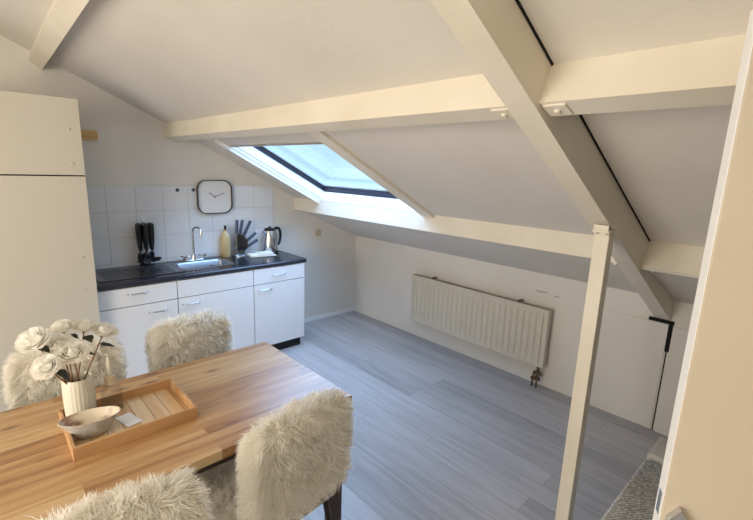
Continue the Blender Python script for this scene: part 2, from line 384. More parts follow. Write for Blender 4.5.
# post
po = empty('post', (-1.398, -3.318, 0), label='slender white square post standing on the floor under the rafter', cat='post')
MB().box(-.031, .031, -.031, .031, 0, 1.532, .003).build('shaft', M['beam'], po)
pp = MB().box(-.05, .04, -.035, .035, 1.532, 1.543, .002).box(-.05, -.042, -.03, .03, 1.543, 1.565)
hp = pp.build('head_plate', M['beam'], po)
for q in (-.02, .02): MB().lathe([(0, 0), (.008, 0), (.008, -.008), (0, -.01)], 12, (-.043, q, 1.532)).build('bolt_head', M['beam'], hp)

# knee wall hatch on the right, black slots
hb = MB().box(-.012, 0, -4.4, -3.365, .0, .79).box(-.006, 0, -3.335, -2.9, .0, .795)
struct(hb, 'trim_4', M['wall'])
gb = MB().box(-.010, -.0005, -3.362, -3.338, .60, .80).box(-.004, -.0005, -3.352, -3.345, .0, .60).box(-.018, -.0005, -3.365, -3.215, .80, .822)
struct(gb, 'trim_5', M['gap'])
struct(MB().box(-1.10, 0, -.014, 0, 0, .05, .003), 'baseboard_back', M['white_trim'])
# tiled splashback
tb = MB(); tw = 0.2130; th = 0.212; zt = 1.567; xt = -1.129
tb2 = MB().box(xt-8*tw, xt, -.006, 0, .9, zt)
o_gr = struct(tb2, 'trim_6', M['grout'])
tm = MB()
for i in range(8):
    for j in range(4):
        z1 = zt-j*th; z0 = max(z1-th, .9)
        if z1-z0 < .02: continue
        tm.box(xt-(i+1)*tw+.0016, xt-i*tw-.0016, -.009, -.003, z0+.0016, z1-.0016, .0012, 1)
struct(tm, 'trim_7', M['tile'])
# painted-over chimney corner left
# ------------------------------------------------------------------ kitchen
def handle(parent, x0, x1, y, z):
    mb = MB(); pts = []
    for k in range(13):
        a = k/12; x = x0+(x1-x0)*a; pts.append((x, y-.026*min(1, math.sin(PI*a)*2.2), z))
    mb.tube(pts, .0048, 10); return mb.build('handle', M['steel'], parent, smooth=True)
FY = -.545
def base_cab(x0, x1, label, hx_dr, hx_do, drawer='drawer'):
    t = empty('base_cabinet', ((x0+x1)/2, -.27, 0), label=label, cat='kitchen cabinet', group='base cabinets of the kitchen unit')
    ox = (x0+x1)/2; oy = -.27
    cm_ = MB().box(x0-ox, x0+.016-ox, FY+.02-oy, -.012-oy, .1, .858).box(x1-.016-ox, x1-ox, FY+.02-oy, -.012-oy, .1, .858)
    cm_.box(x0+.016-ox, x1-.016-ox, FY+.02-oy, -.012-oy, .1, .116).box(x0+.016-ox, x1-.016-ox, -.018-oy, -.012-oy, .116, .858)
    cm_.build('carcass', M['laminate'], t)
    g = .002
    d = MB().box(x0+g-ox, x1-g-ox, FY-oy, FY+.018-oy, .712, .853, .0025).build(drawer, M['laminate'], t)
    if hx_dr: handle(d, hx_dr[0]-ox, hx_dr[1]-ox, FY-oy, hx_dr[2])
    d = MB().box(x0+g-ox, x1-g-ox, FY-oy, FY+.018-oy, .102, .706, .0025).build('door', M['laminate'], t)
    handle(d, hx_do[0]-ox, hx_do[1]-ox, FY-oy, hx_do[2])
    MB().box(x0+.001-ox, x1-.001-ox, FY+.012-oy, FY+.0205-oy, .104, .85).build('shadow_gap', M['gap'], t)
    return t
base_cab(-2.83, -2.293, 'white base cabinet beside the tall cupboard, drawer above one door', (-2.645, -2.50, .805), (-2.51, -2.37, .64))
base_cab(-2.291, -1.641, 'wide white base cabinet under the sink with a plain top panel', None, (-2.262, -2.118, .655), 'false_drawer_front')
base_cab(-1.639, -1.102, 'white base cabinet at the free right end of the worktop, below the kettle', (-1.455, -1.312, .785), (-1.605, -1.46, .66))
tag(MB().box(-.855, .855, 0, .02, 0, .1).build('plinth', M['black_plinth'], loc=(-1.975, -.49, 0)), 'black recessed plinth under the base cabinets at floor level', 'plinth')
# worktop with sink cut-out
SX0, SX1, SY0, SY1 = -2.80, -1.69, -.47, -.09
wt = empty('worktop', (-1.96, -.29, .9), label='dark speckled kitchen worktop over the white base cabinets', cat='worktop')
wm = MB(); ox, oy, oz = -1.96, -.29, .9
WX0, WX1 = -2.83, -1.09
for (a, b, c, d) in ((WX0, SX0+.02, -.52, -.012), (SX1-.02, WX1-.02, -.52, -.012), (SX0+.02, SX1-.02, -.52, SY0+.02), (SX0+.02, SX1-.02, SY1-.02, -.012)):
    wm.box(a-ox, b-ox, c-oy, d-oy, -.04, 0)
wm.build('slab', M['worktop'], wt)
# rounded nosing along front and right end
nz_ = []
for k in range(9):
    a = PI/2-PI*k/8; nz_.append((-.52-.02*math.cos(a)-.019-oy+.0, -.02+.02*math.sin(a)))
nz_ = [(-.52-oy, 0)] + nz_ + [(-.52-oy, -.04)]
MB().prism(nz_, WX0-ox, WX1-ox-.02, 'x').build('front_nosing', M['worktop'], wt, smooth=True)
MB().box(WX1-.02-ox, WX1-ox+.008, -.558-oy, -.012-oy, -.04, 0, .012, 3).build('end_nosing', M['worktop'], wt, smooth=True)
# inset steel sink with drainer
sk = empty('sink', (-2.25, -.28, .9), label='stainless steel inset sink with long drainer in the dark worktop', cat='sink')
ox, oy = -2.25, -.28
BX0, BX1, BY0, BY1 = -2.19, -1.75, -.43, -.15      # bowl
sm = MB()
# rim frame
for (a, b, c, d) in ((SX0, BX0, SY0, SY1), (BX1, SX1, SY0, SY1), (BX0, BX1, SY0, BY0), (BX0, BX1, BY1, SY1)):
    sm.box(a-ox, b-ox, c-oy, d-oy, .0, .0035)
sm.box(SX0-ox, SX0+.012-ox, SY0-oy, SY1-oy, .003, .008, .002); sm.box(SX0-ox, BX0-ox, SY0-oy, SY0+.014-oy, .003, .009, .003)
for k in range(7):
    y = -.41+.045*k; sm.box(SX0+.05-ox, BX0-.06-ox, y-oy, y+.012-oy, .003, .0065, .002)
sm.build('drainer', M['dark_steel'], sk)
bb = bmesh.new(); rings = []
def rrect(x0, x1, y0, y1, r, z, n=5):
    out = []
    for cx, cy, a0 in ((x1-r, y1-r, 0), (x0+r, y1-r, PI/2), (x0+r, y0+r, PI), (x1-r, y0+r, 1.5*PI)):
        for k in range(n+1):
            a = a0+PI/2*k/n; out.append((cx+r*math.cos(a), cy+r*math.sin(a), z))
    return out
for (ins, z) in ((-.004, .0045), (.006, .004), (.012, -.004), (.018, -.10), (.022, -.125), (.04, -.14)):
    rings.append([bb.verts.new(p) for p in rrect(BX0+ins-ox, BX1-ins-ox, BY0+ins-oy, BY1-ins-oy, .045, z)])
for a, c in zip(rings, rings[1:]):
    n = len(a)
    for k in range(n): bb.faces.new((a[k], a[(k+1) % n], c[(k+1) % n], c[k]))
bb.faces.new(rings[-1]); bmesh.ops.recalc_face_normals(bb, faces=bb.faces)
q = MB(); q.join(bb); bs = q.build('basin', M['basin_steel'], sk, smooth=True)
MB().lathe([(0, .004), (.02, .004), (.04, .002), (.044, 0)], 24, (-1.97-ox, -.29-oy, -.1395)).build('drain', M['chrome'], bs, smooth=True)
MB().lathe([(0, .003), (.012, .003), (.014, 0)], 20, (-1.86-ox, -.165-oy, -.045)).build('overflow', M['gap'], bs)
# faucet
f = empty('faucet', (-1.985, -.085, .9035), label='chrome two-handle kitchen faucet with a tall bent spout behind the sink', cat='faucet')
MB().box(-.085, .085, -.022, .022, 0, .012, .006, 3).lathe([(0, .05), (.02, .05), (.024, .012), (.026, 0)], 24).build('base', M['chrome'], f, smooth=True)
pts = [(0, 0, .04), (0, 0, .26)]
for k in range(1, 11):
    a = PI*k/10; pts.append((.045*(1-math.cos(a))*.5, -.05*(1-math.cos(a))*.8, .26+.045*math.sin(a)))
pts.append((pts[-1][0], pts[-1][1], .215))
sp = MB().tube(pts, .0105, 14).build('spout', M['chrome'], f, smooth=True)
for s in (-1, 1):
    h = MB().tube([(s*.075, 0, .01), (s*.078, 0, .034)], .016, 14)
    for k in range(4):
        a = PI/4+PI/2*k; h.tube([(s*.078, 0, .038), (s*.078+.034*math.cos(a), .034*math.sin(a), .044)], [.007, .0085], 10)
    h.build('tap_handle', M['chrome'], f, smooth=True)

# utensil stand with hanging black utensils
U = (-2.375, -.085, .9)
us = empty('utensil_stand', U, label='black and steel utensil stand on the drainer with utensils hanging all round', cat='utensil stand')
MB().lathe([(0, .014), (.05, .012), (.062, .004), (.064, 0), (0, 0)], 32, (0, 0, .005)).build('base', M['black'], us, smooth=True)
MB().tube([(0, 0, .015), (0, 0, .375)], .006, 12).build('pole', M['steel'], us, smooth=True)
rg = [(.038*math.cos(2*PI*k/24), .038*math.sin(2*PI*k/24), .352) for k in range(25)]
MB().tube(rg, .003, 8).tube([(-.038, 0, .352), (.038, 0, .352)], .003, 8).tube([(0, -.038, .352), (0, .038, .352)], .003, 8).build('hook_ring', M['steel'], us, smooth=True)
tp = [(.013*math.cos(2*PI*k/16), 0, .388+.013*math.sin(2*PI*k/16)) for k in range(17)]
MB().tube(tp, .003, 8).build('carrying_loop', M['steel'], us, smooth=True)
kinds = [('slotted_spatula', 0.35), ('ladle', -0.35), ('serving_spoon', 1.4), ('pasta_spoon', 2.5), ('spatula', 3.5), ('skimmer', 4.6)]
lab = {'slotted_spatula': 'black slotted spatula hanging at the right rear of the utensil stand', 'ladle': 'black ladle with its bowl sticking out right at the foot of the utensil stand',
       'serving_spoon': 'black serving spoon hanging behind the utensil stand pole', 'pasta_spoon': 'black toothed pasta spoon hanging on the left rear of the utensil stand',
       'spatula': 'black plain spatula hanging on the left front of the utensil stand', 'skimmer': 'black round skimmer hanging at the front of the utensil stand'}
for name, a in kinds:
    u = empty(name, (U[0]+.047*math.cos(a), U[1]+.047*math.sin(a), U[2]+.03), a, label=lab[name], cat=name.replace('_', ' '), group='black utensils on the stand')
    MB().tube([(0, 0, .335), (0, 0, .328), (0, 0, .30), (.002, 0, .2), (0, 0, .11)], [.008, .020, .021, .017, .011], 12, sx=1.2).build('handle', M['black'], u, smooth=True)
    hd = MB().tube([(0, 0, .16), (.004, 0, .08)], .004, 8)
    if 'ladle' in name: hd.lathe([(0, -.03), (.022, -.024), (.036, -.008), (.038, 0), (.034, -.006), (.02, -.02), (0, -.026)], 20, (.030, 0, .038)).tube([(.004, 0, .085), (.006, 0, .045)], .004, 8)
    elif name in ('serving_spoon', 'skimmer', 'pasta_spoon'):
        hd.lathe([(0, -.008), (.02, -.004), (.031, .004), (.029, .006), (.018, 0), (0, -.004)], 20, sx=1.0).xf(Matrix.Identity(4))
        hd = MB().tube([(0, 0, .16), (.004, 0, .07)], .004, 8)
        b = MB().lathe([(0, -.010), (.018, -.006), (.030, .003), (.028, .005), (.017, -.003), (0, -.006)], 20, sx=1.25).xf(T(.008, 0, .04) @ RY(PI/2))
        hd.join(b.bm)
        if name == 'pasta_spoon':
            for k in range(5): hd.tube([(.01, .014*(k-2), .012), (.026, .015*(k-2), .004)], [.004, .002], 6)
    else: 
        for k in range(4): hd.box(.002, .006, -.032+.017*k, -.019+.017*k, .005, .078, .001)
        hd.box(.002, .006, -.032, .032, .068, .085, .001).box(.002, .006, -.032, .032, -.002, .01, .001)
    hd.build('head', M['black'], u, smooth=True)
# oil bottle
ob = empty('bottle', (-1.672, -.06, .9), label='pale amber bottle with black coiled neck left of the knives', cat='bottle')
MB().lathe([(0, 0), (.036, 0), (.04, .006), (.04, .21), (.034, .245), (.018, .27), (.013, .285), (.013, .30), (0, .30)], 28).build('body', M['oil'], ob, smooth=True)
ck = MB().tube([(0, 0, .30), (0, 0, .345)], .009, 14)
for k in range(4): ck.lathe([(.009, -.003), (.014, 0), (.009, .003)], 16, (0, 0, .308+.01*k))
ck.build('stopper', M['black'], ob, smooth=True)
ob.scale = (1.12, 1.12, .86)
# knife stand
K = (-1.54, -.095, .9)
ks = empty('knife_stand', K, label='clear and steel fan-shaped knife stand on the worktop right of the bottle', cat='knife stand')
MB().lathe([(0, .012), (.07, .010), (.078, .004), (.078, 0), (0, 0)], 36).build('base', M['steel'], ks, smooth=True)
MB().box(-.055, -.035, -.012, .012, .01, .22, .003).build('spine', M['steel'], ks)
fan = [(-.055, .01), (.035, .01), (.09, .10), (.08, .17), (.03, .23), (-.055, .235)]
MB().prism(fan, -.016, -.012).prism(fan, .012, .016).build('clear_plates', M['bottle_glass'], ks)
MB().prism([(-.032, .03), (.03, .02), (.075, .10), (.068, .15), (.02, .20), (-.032, .21)], -.011, .011).build('bristle_insert', M['black'], ks)
kn = [(-.035, .23, 86, .12, ''), (.0, .22, 78, .13, ''), (.045, .21, 62, .14, ''), (.07, .14, 38, .12, ''), (.075, .085, 28, .12, '')]
kl = ['dark-handled knife standing upright at the left of the knife stand', 'dark-handled knife second from left in the knife stand', 'dark-handled knife leaning right, highest of the tilted ones', 'dark-handled knife slanting out at the right side of the stand', 'lowest small dark-handled knife sticking out right of the stand']
for i, (x, z, a, L, _) in enumerate(kn):
    k_ = empty('kitchen_knife', (K[0]+x, K[1], K[2]+z), label=kl[i], cat='knife', group='knives in the fan stand')
    m_ = RY(-math.radians(a))
    MB().box(0, L, -.010, .010, -.014, .014, .006, 3, mat=m_).build('handle', M['dark_handle'], k_, smooth=True)
    bl = min(.15, z-.03)/max(math.sin(math.radians(a)), .45)*.9
    MB().box(-bl, 0, -.0012, .0012, -.016, .018, .0008, 1, mat=m_).build('blade', M['dark_handle'], k_)
# kettle
kt = empty('kettle', (-1.225, -.10, .9), 0.1, label='polished steel electric kettle with black handle at the worktop end', cat='kettle')
MB().lathe([(0, 0), (.076, 0), (.078, .006), (.076, .02), (0, .022)], 36).build('base', M['black'], kt, smooth=True)
MB().lathe([(.072, .022), (.074, .03), (.070, .10), (.060, .17), (.052, .205), (.050, .212), (0, .214)], 40).build('body', M['steel'], kt, smooth=True)
MB().lathe([(.052, .21), (.050, .222), (.04, .23), (.012, .234), (.012, .246), (0, .248)], 32).build('lid', M['black'], kt, smooth=True)
MB().tube([(-.05, 0, .19), (-.07, 0, .205), (-.078, 0, .212)], [.02, .014, .01], 14).build('spout', M['steel'], kt, smooth=True)
hp_ = [(.045, 0, .215), (.075, 0, .228), (.10, 0, .222), (.118, 0, .195), (.122, 0, .15), (.115, 0, .10), (.10, 0, .07), (.072, 0, .055)]
MB().tube(hp_, [.014, .014, .013, .013, .012, .011, .011, .010], 12, sx=1.0).build('handle', M['black'], kt, smooth=True)
MB().box(-.004, .004, .001, .004, .06, .14).xf(T(0, -.077, 0)).build('water_gauge', M['dark_handle'], kt)
kt.scale = (1.08, 1.08, 1.08)
# folded cloth
cl = empty('folded_cloth', (-1.375, -.20, .9), -.15, label='cream folded cloth lying in front of the kettle', cat='cloth')
cm = bmesh.new()
def cloth_layer(z0, sx, sy, dx):
    nx, ny = 12, 8; vs_ = []
    for s in (0, 1):
        for j in range(ny+1):
            for i in range(nx+1):
                x = (i/nx-.5)*sx+dx; y = (j/ny-.5)*sy; e = min(i, nx-i, 1)*min(j, ny-j, 1)
                z = z0+(.009*e if s else 0)+.004*noise.noise(Vector((x*18, y*18, z0*90)))*e*s+(.003 if not e else 0)
                vs_.append(cm.verts.new((x+.006*noise.noise(Vector((y*20, z0*50, 1))), y+.006*noise.noise(Vector((x*20, z0*50, 2))), z)))
    n = (nx+1)*(ny+1)
    for s in (0, 1):
        for j in range(ny):
            for i in range(nx):
                q = [s*n+j*(nx+1)+i, s*n+j*(nx+1)+i+1, s*n+(j+1)*(nx+1)+i+1, s*n+(j+1)*(nx+1)+i]
                cm.faces.new([vs_[k] for k in (q if s else q[::-1])])
cloth_layer(.0005, .20, .13, 0); cloth_layer(.010, .18, .12, -.008); cloth_layer(.019, .12, .11, .025)
q = MB(); q.bm.free(); q.bm = cm; q.build('fabric', M['cloth'], cl, smooth=True)
cl.scale = (1.3, 1.2, 1.25)
# clock
ck = empty('wall_clock', (-1.742, -.010, 1.465), label='rounded square wall clock with dark brass frame on the white tiles', cat='clock')
def rr2(w, h, r, y, n=8):
    return [(a, y, b) for a, b, _ in rrect(-w/2, w/2, -h/2, h/2, r, 0, n)]
def ringmesh(rs):
    b = bmesh.new(); R_ = [[b.verts.new(p) for p in r] for r in rs]
    for a, c in zip(R_, R_[1:]+R_[:1]):
        n = len(a)
        for k in range(n): b.faces.new((a[k], a[(k+1) % n], c[(k+1) % n], c[k]))
    bmesh.ops.recalc_face_normals(b, faces=b.faces); q = MB(); q.join(b); return q
ringmesh([rr2(.327, .310, .085, 0), rr2(.327, .310, .085, -.030), rr2(.315, .298, .079, -.030), rr2(.313, .293, .075, -.012), rr2(.313, .293, .075, 0)]).build('frame', M['clock_gold'], ck, smooth=True)
b = bmesh.new(); b.faces.new([b.verts.new(p) for p in rr2(.314, .294, .075, -.012)]); q = MB(); q.join(b); q.build('dial', M['clock_face'], ck)
def hand(L, wd, ang, y):
    return MB().box(-wd, wd, -.0015, 0, -.012, L, mat=T(0, y, 0) @ RY(ang))
hand(.068, .0028, math.radians(-52), -.015).build('hour_hand', M['black'], ck)
hand(.095, .0022, math.radians(67), -.018).build('minute_hand', M['black'], ck)
MB().lathe([(0, .006), (.005, .006), (.005, 0)], 14).xf(T(0, -.014, 0) @ RX(PI/2)).build('centre_cap', M['black'], ck)
# wall hooks on tiles
for (x, l) in ((-2.068, 'small dark hook on the tiles, further from the clock'), (-1.93, 'small dark hook on the tiles touching the left side of the clock')):
    h = empty('wall_hook', (x, -.009, 1.53), label=l, cat='hook', group='small hooks on the tiles')
    MB().lathe([(0, .006), (.014, .005), (.016, 0)], 18).xf(RX(PI/2)).build('hook_base', M['dark_handle'], h, smooth=True)
    MB().tube([(0, -.005, 0), (0, -.022, -.002), (0, -.026, .008)], .004, 8).build('hook_arm', M['dark_handle'], h, smooth=True)
# switch
sw = empty('light_switch', (-.56, 0, 1.04), label='small beige square switch on the wall right of the worktop', cat='switch')
MB().box(-.036, .036, -.012, 0, -.036, .036, .004).build('plate', M['switch'], sw)
MB().box(-.022, .022, -.016, -.012, -.026, .026, .002).build('rocker', M['switch'], sw)
# wood block on the wall
tag(MB().box(-.06, .075, -.045, 0, -.034, .034, .003).build('wooden_block', M['pine'], loc=(-2.715, 0, 1.945)), 'short bare pine block fixed to the wall beside the tall cupboard', 'wood block')
# tall cupboard
tc = empty('tall_cupboard', (-3.14, -.31, 0), label='tall cream cupboard with upper and lower door at the left edge', cat='cupboard')
MB().box(-.30, .298, -.29, .295, 0, 2.136).build('carcass', M['laminate_cream'], tc)
for (z0, z1, hs, nm) in ((1.664, 2.134, (1.735, 1.945), 'upper_door'), (.06, 1.656, (.91, 1.125), 'lower_door')):
    d = MB().box(-.30, .30, -.31, -.291, z0, z1, .002).build(nm, M['laminate_cream'], tc)
    for z in hs: MB().lathe([(0, .008), (.008, .007), (.010, .003), (.011, 0)], 16).xf(T(.235, -.31, z) @ RX(PI/2)).build('screw_cap', M['laminate_cream'], d, smooth=True)
MB().box(-.299, .299, -.2915, -.2895, 1.655, 1.665).build('shadow_gap', M['gap'], tc)

# ------------------------------------------------------------------ radiator
ra = empty('radiator', (-.05, -1.80, .2), label='cream ribbed panel radiator hanging on the low knee wall', cat='radiator')
b = bmesh.new(); ny, nzv = 26*8, 14; Wd = 1.485; Hh = .50
grid = []
for i in range(ny+1):
    y = -Wd/2+Wd*i/ny; col = []
    for j in range(nzv+1):
        z = Hh*j/nzv
        ph = ((y+Wd/2)/(Wd/26)) % 1.0
        e = min(1, max(0, (z-.02)/.03))*min(1, max(0, (Hh-.03-z)/.03))*(1 if .035 < y+Wd/2 < Wd-.035 else 0)
        prf = min(1, max(0, (abs(ph-.5)-.10)/.14))   # groove in the middle of each pitch
        col.append(b.verts.new((-.038-.014*prf*e-.014*(1-e), y, z)))
    grid.append(col)
for i in range(ny):
    for j in range(nzv): b.faces.new((grid[i][j], grid[i+1][j], grid[i+1][j+1], grid[i][j+1]))
bmesh.ops.recalc_face_normals(b, faces=b.faces)
q = MB(); q.join(b); q.build('front_panel', M['radiator'], ra, smooth=True)
MB().box(-.037, -.012, -Wd/2, Wd/2, 0, Hh, .002).build('panel_core', M['radiator'], ra)
MB().box(-.052, .0, -Wd/2-.004, -Wd/2+.0, .0, Hh, .001).build('side_cover', M['radiator'], ra)
MB().box(-.052, .0, Wd/2, Wd/2+.004, .0, Hh, .001).build('side_cover', M['radiator'], ra)
tg = MB()
for k in range(60): tg.box(-.050, .0, -Wd/2+.004+k*.0246, -Wd/2+.022+k*.0246, Hh-.004, Hh)
tg.build('top_grille', M['radiator'], ra)
for y in (-.46, .5):
    MB().box(-.02, .048, y-.012, y+.012, Hh-.002, Hh+.012, .002).build('wall_bracket', M['brass'], ra)
    MB().box(-.02, .048, y-.012, y+.012, -.012, .002, .002).build('wall_bracket', M['brass'], ra)
va = MB().tube([(-.03, -.70, .01), (-.03, -.70, -.06)], .011, 12).tube([(-.03, -.70, -.05), (-.03, -.70, -.10)], [.02, .016], 14).tube([(-.03, -.735, -.07), (-.03, -.665, -.07)], [.012, .014], 12)
va.tube([(-.03, -.70, -.08), (-.03, -.70, -.198)], .008, 10).tube([(-.03, -.665, -.09), (-.03, -.66, -.198)], .008, 10).box(-.05, -.01, -.725, -.65, -.13, -.11, .004)
va.build('valve', M['brass'], ra, smooth=True)

# ------------------------------------------------------------------ dining table
TX0, TX1, TY0, TY1 = -3.86, -2.228, -2.625, -1.823
tb = empty('dining_table', (-3.04, -2.224, 0), label='oak dining table with knotty plank top and dark legs', cat='table')
MB().box(TX0+3.04, TX1+3.04, TY0+2.224, TY1+2.224, .712, .75, .002).build('tabletop', M['table'], tb)
for sx in (-.755, .755):
    for sy in (-.345, .345):
        MB().box(sx-.03, sx+.03, sy-.03, sy+.03, 0, .712, .003).build('leg', M['leg_wood'], tb)
ap = MB().box(-.73, .73, -.33, -.31, .64, .712).box(-.73, .73, .31, .33, .64, .712).box(-.75, -.73, -.33, .33, .64, .712).box(.73, .75, -.33, .33, .64, .712)
ap.build('apron', M['leg_wood'], tb)

# tray
tr = empty('serving_tray', (-3.037, -2.205, .75), label='rectangular wooden serving tray on the dining table', cat='tray')
hx, hy = .211, .160
MB().box(-hx+.008, hx-.008, -hy+.008, hy-.008, .0, .01).build('tray_floor', M['tray_floor'], tr)
for a in ((-hx, hx, -hy, -hy+.011), (-hx, hx, hy-.011, hy)): MB().box(*a, 0, .05, .0015).build('long_side', M['tray_wood'], tr)
for a in ((-hx, -hx+.011, -hy+.011, hy-.011), (hx-.011, hx, -hy+.011, hy-.011)): MB().box(*a, 0, .05, .0015).build('short_side', M['tray_wood'], tr)
# vase with roses
VX, VY, VZ = -3.182, -2.112, .76
va = empty('vase', (VX, VY, VZ), label='ribbed off-white ceramic vase holding the roses on the tray', cat='vase')
b = bmesh.new(); rings = []
pr = [(.044, 0), (.048, .004), (.050, .03), (.052, .11), (.051, .165), (.049, .182), (.047, .186), (.044, .182), (.043, .14), (.042, .02), (0.001, .015)]
nn = 96
for i, (r, z) in enumerate(pr):
    rings.append([b.verts.new(((r+(-.0007*math.cos(24*2*PI*k/nn) if 0 < i < 5 else 0))*math.cos(2*PI*k/nn), (r+(-.0007*math.cos(24*2*PI*k/nn) if 0 < i < 5 else 0))*math.sin(2*PI*k/nn), z)) for k in range(nn)])
for a, c in zip(rings, rings[1:]):
    for k in range(nn): b.faces.new((a[k], a[(k+1) % nn], c[(k+1) % nn], c[k]))
b.faces.new(rings[0]); bmesh.ops.recalc_face_normals(b, faces=b.faces)
q = MB(); q.join(b); q.build('body', M['ceramic'], va, smooth=True)
def petal(bm, R, ang, tilt, width, height, curl, m):
    """one cupped petal: wraps a radius R, rises to height, lip curls out"""
    nu, nv = 8, 6; g = []
    for j in range(nv+1):
        v = j/nv; row = []
        for i in range(nu+1):
            u = (i/nu-.5)*2
            wv = width*math.sin(PI*(.18+.62*v))          # breadth
            a = ang+u*wv
            edge = 1-(abs(u)**3)*.28*v
            r = R*(.30+.70*math.sin(min(1, v*1.15)*PI/2))+tilt*v*v*R+curl*max(0, v-.72)**1.2*R*2.2
            z = height*v*edge-curl*max(0, v-.78)*height*.5
            r += .05*R*noise.noise(Vector((u*2.2+ang, v*3, R*40)))
            row.append(bm.verts.new(m @ Vector((r*math.cos(a), r*math.sin(a), z))))
        g.append(row)
    for j in range(nv):
        for i in range(nu): bm.faces.new((g[j][i], g[j][i+1], g[j+1][i+1], g[j+1][i]))
def make_rose(c, nrm, R, label):
    r = empty('rose', c, label=label, cat='rose', group='ivory roses in the vase')
    m = Vector(nrm).to_track_quat('Z', 'Y').to_matrix().to_4x4() @ T(0, 0, -R*.45)
    b = bmesh.new()
    for (n, rad, h, tilt, wd, curl) in ((3, .17, 1.22, -.25, 1.6, 0), (4, .32, 1.24, -.2, 1.3, 0), (5, .48, 1.20, -.12, 1.1, .06), (5, .64, 1.14, -.05, 1.0, .12), (6, .80, 1.02, .02, .9, .22), (6, .93, .86, .08, .85, .35), (6, 1.0, .62, .12, .85, .45)):
        off = random.random()*6
        for k in range(n): petal(b, R*rad, off+2*PI*k/n+random.uniform(-.1, .1), tilt, wd*random.uniform(.9, 1.12), R*h*random.uniform(.94, 1.06), curl, m)
    q = MB(); q.join(b); q.build('petals', M['rose'], r, smooth=True)
    MB().lathe([(0, -.012), (R*.18, -.008), (R*.36, .004), (R*.2, .012)], 12).xf(m).build('calyx', M['leaf'], r, smooth=True)
    n = Vector(nrm).normalized(); base = Vector((VX-c[0]+random.uniform(-.018, .018), VY-c[1]+random.uniform(-.018, .018), VZ+.09-c[2]))
    s0 = -n*R*.5; pts = []
    for k in range(9):
        t_ = k/8; P = s0*(1-t_)**2+2*(s0-n*.05+Vector((0, 0, -.0)))*t_*(1-t_)+base*t_*t_; pts.append(P)
    st = MB().tube(pts, .0026, 7).build('stem', M['stem'], r, smooth=True)
    return r
def leaf(parent, c, ang, L=.05, drop=-.3, tw=0.0):
    b = bmesh.new(); n = 8; rows = []
    for i in range(n+1):
        t_ = i/n; wd = .36*L*math.sin(PI*min(1, t_**.8))+.0004; z = drop*L*t_*t_
        rows.append([b.verts.new((L*t_, s*wd, z+abs(s)*wd*.25)) for s in (-1, 0, 1)])
    for a, d in zip(rows, rows[1:]):
        for k in range(2): b.faces.new((a[k], a[k+1], d[k+1], d[k]))
    q = MB(); q.join(b); q.xf(T(*c) @ RZ(ang) @ RX(tw)); return q.build('leaf', M['leaf'], parent, smooth=True)
CAM = camo.location.copy()
roses = [(-3.297, -2.13, 1.131, .040, 'large ivory rose at the far left of the bouquet'), (-3.202, -2.06, 1.137, .030, 'small ivory rose at the top left centre of the bouquet'),
         (-3.135, -2.06, 1.121, .030, 'small ivory rose at the top, second from the right'), (-3.074, -2.08, 1.096, .037, 'ivory rose at the top right of the bouquet above the pump bottle'),
         (-3.227, -2.13, 1.094, .036, 'ivory rose in the middle of the bouquet, behind the front one'), (-3.195, -2.17, 1.071, .040, 'full ivory rose at the front centre above the vase rim'),
         (-3.277, -2.19, 1.044, .034, 'lowest ivory rose hanging at the left beside the vase rim')]
cen = Vector((VX, VY, VZ+.19)); objs = []
for (px_, py_, pz_, R_, l) in roses:
    p = Vector((px_, py_, pz_)); n = (p-cen).normalized()*.8+(CAM-p).normalized()*.45+Vector((0, 0, .35))
    objs.append(make_rose(tuple(p), tuple(n), R_*1.07, l))
leaf(objs[3], (-.02, -.02, -.05), -.3, .05); leaf(objs[3], (.0, -.0, -.055), 2.4, .045); leaf(objs[6], (.025, -.01, -.02), -.8, .05, -.8); leaf(objs[6], (.02, .0, .01), .4, .04, -.2, .6)
leaf(objs[0], (.01, .0, -.03), -1.0, .05); leaf(objs[1], (.01, -.02, -.03), -.9, .045); leaf(objs[5], (.03, .01, -.02), -.2, .045); leaf(objs[4], (-.02, -.02, -.03), 3.6, .045); leaf(objs[2], (.0, -.02, -.03), -1.4, .05)
# pump bottle / diffuser
db = empty('glass_bottle', (-3.072, -2.10, .76), label='clear glass bottle with pale collar and spout right of the vase', cat='bottle')
MB().lathe([(0, 0), (.027, 0), (.030, .004), (.030, .07), (.026, .082), (.014, .092), (.014, .096)], 32).lathe([(0, .004), (.027, .006), (.027, .068), (.024, .078), (.012, .088)], 32).xf(Matrix.Scale(1.3, 4)).build('bottle_body', M['bottle_glass'], db, smooth=True)
MB().lathe([(.0, .118), (.015, .118), (.017, .116), (.017, .09), (0, .09)], 24).xf(Matrix.Scale(1.3, 4)).build('collar', M['cap'], db, smooth=True)
MB().tube([(0, 0, .115), (0, 0, .165), (0, 0, .18)], [.007, .006, .005], 12).xf(Matrix.Scale(1.3, 4)).build('spout', M['ceramic'], db, smooth=True)
# long bowl
bo = empty('bowl', (-3.172, -2.243, .76), math.radians(-8), label='oval stoneware bowl with rusty glaze at the front of the tray', cat='bowl')
prf = [(0, 0), (.42, .0), (.5, .004), (.66, .026), (.82, .052), (1.0, .076)]
pin = [(1.0, .076), (.97, .077), (.79, .058), (.60, .034), (.3, .016), (0, .012)]
MB().lathe([(r*.099, z) for r, z in prf], 48, sy=.56).build('shell', M['bowl_out'], bo, smooth=True)
MB().lathe([(r*.099, z+.0003) for r, z in pin], 48, sy=.56).build('inner_glaze', M['bowl_in'], bo, smooth=True)
# folded card in tray
tag(MB().box(-.028, .028, -.05, .05, 0, .003, .0008, 1, mat=RZ(.25)).build('paper_card', M['clock_face'], loc=(-3.045, -2.225, .7605)), 'small white card lying in the tray behind the bowl', 'card')

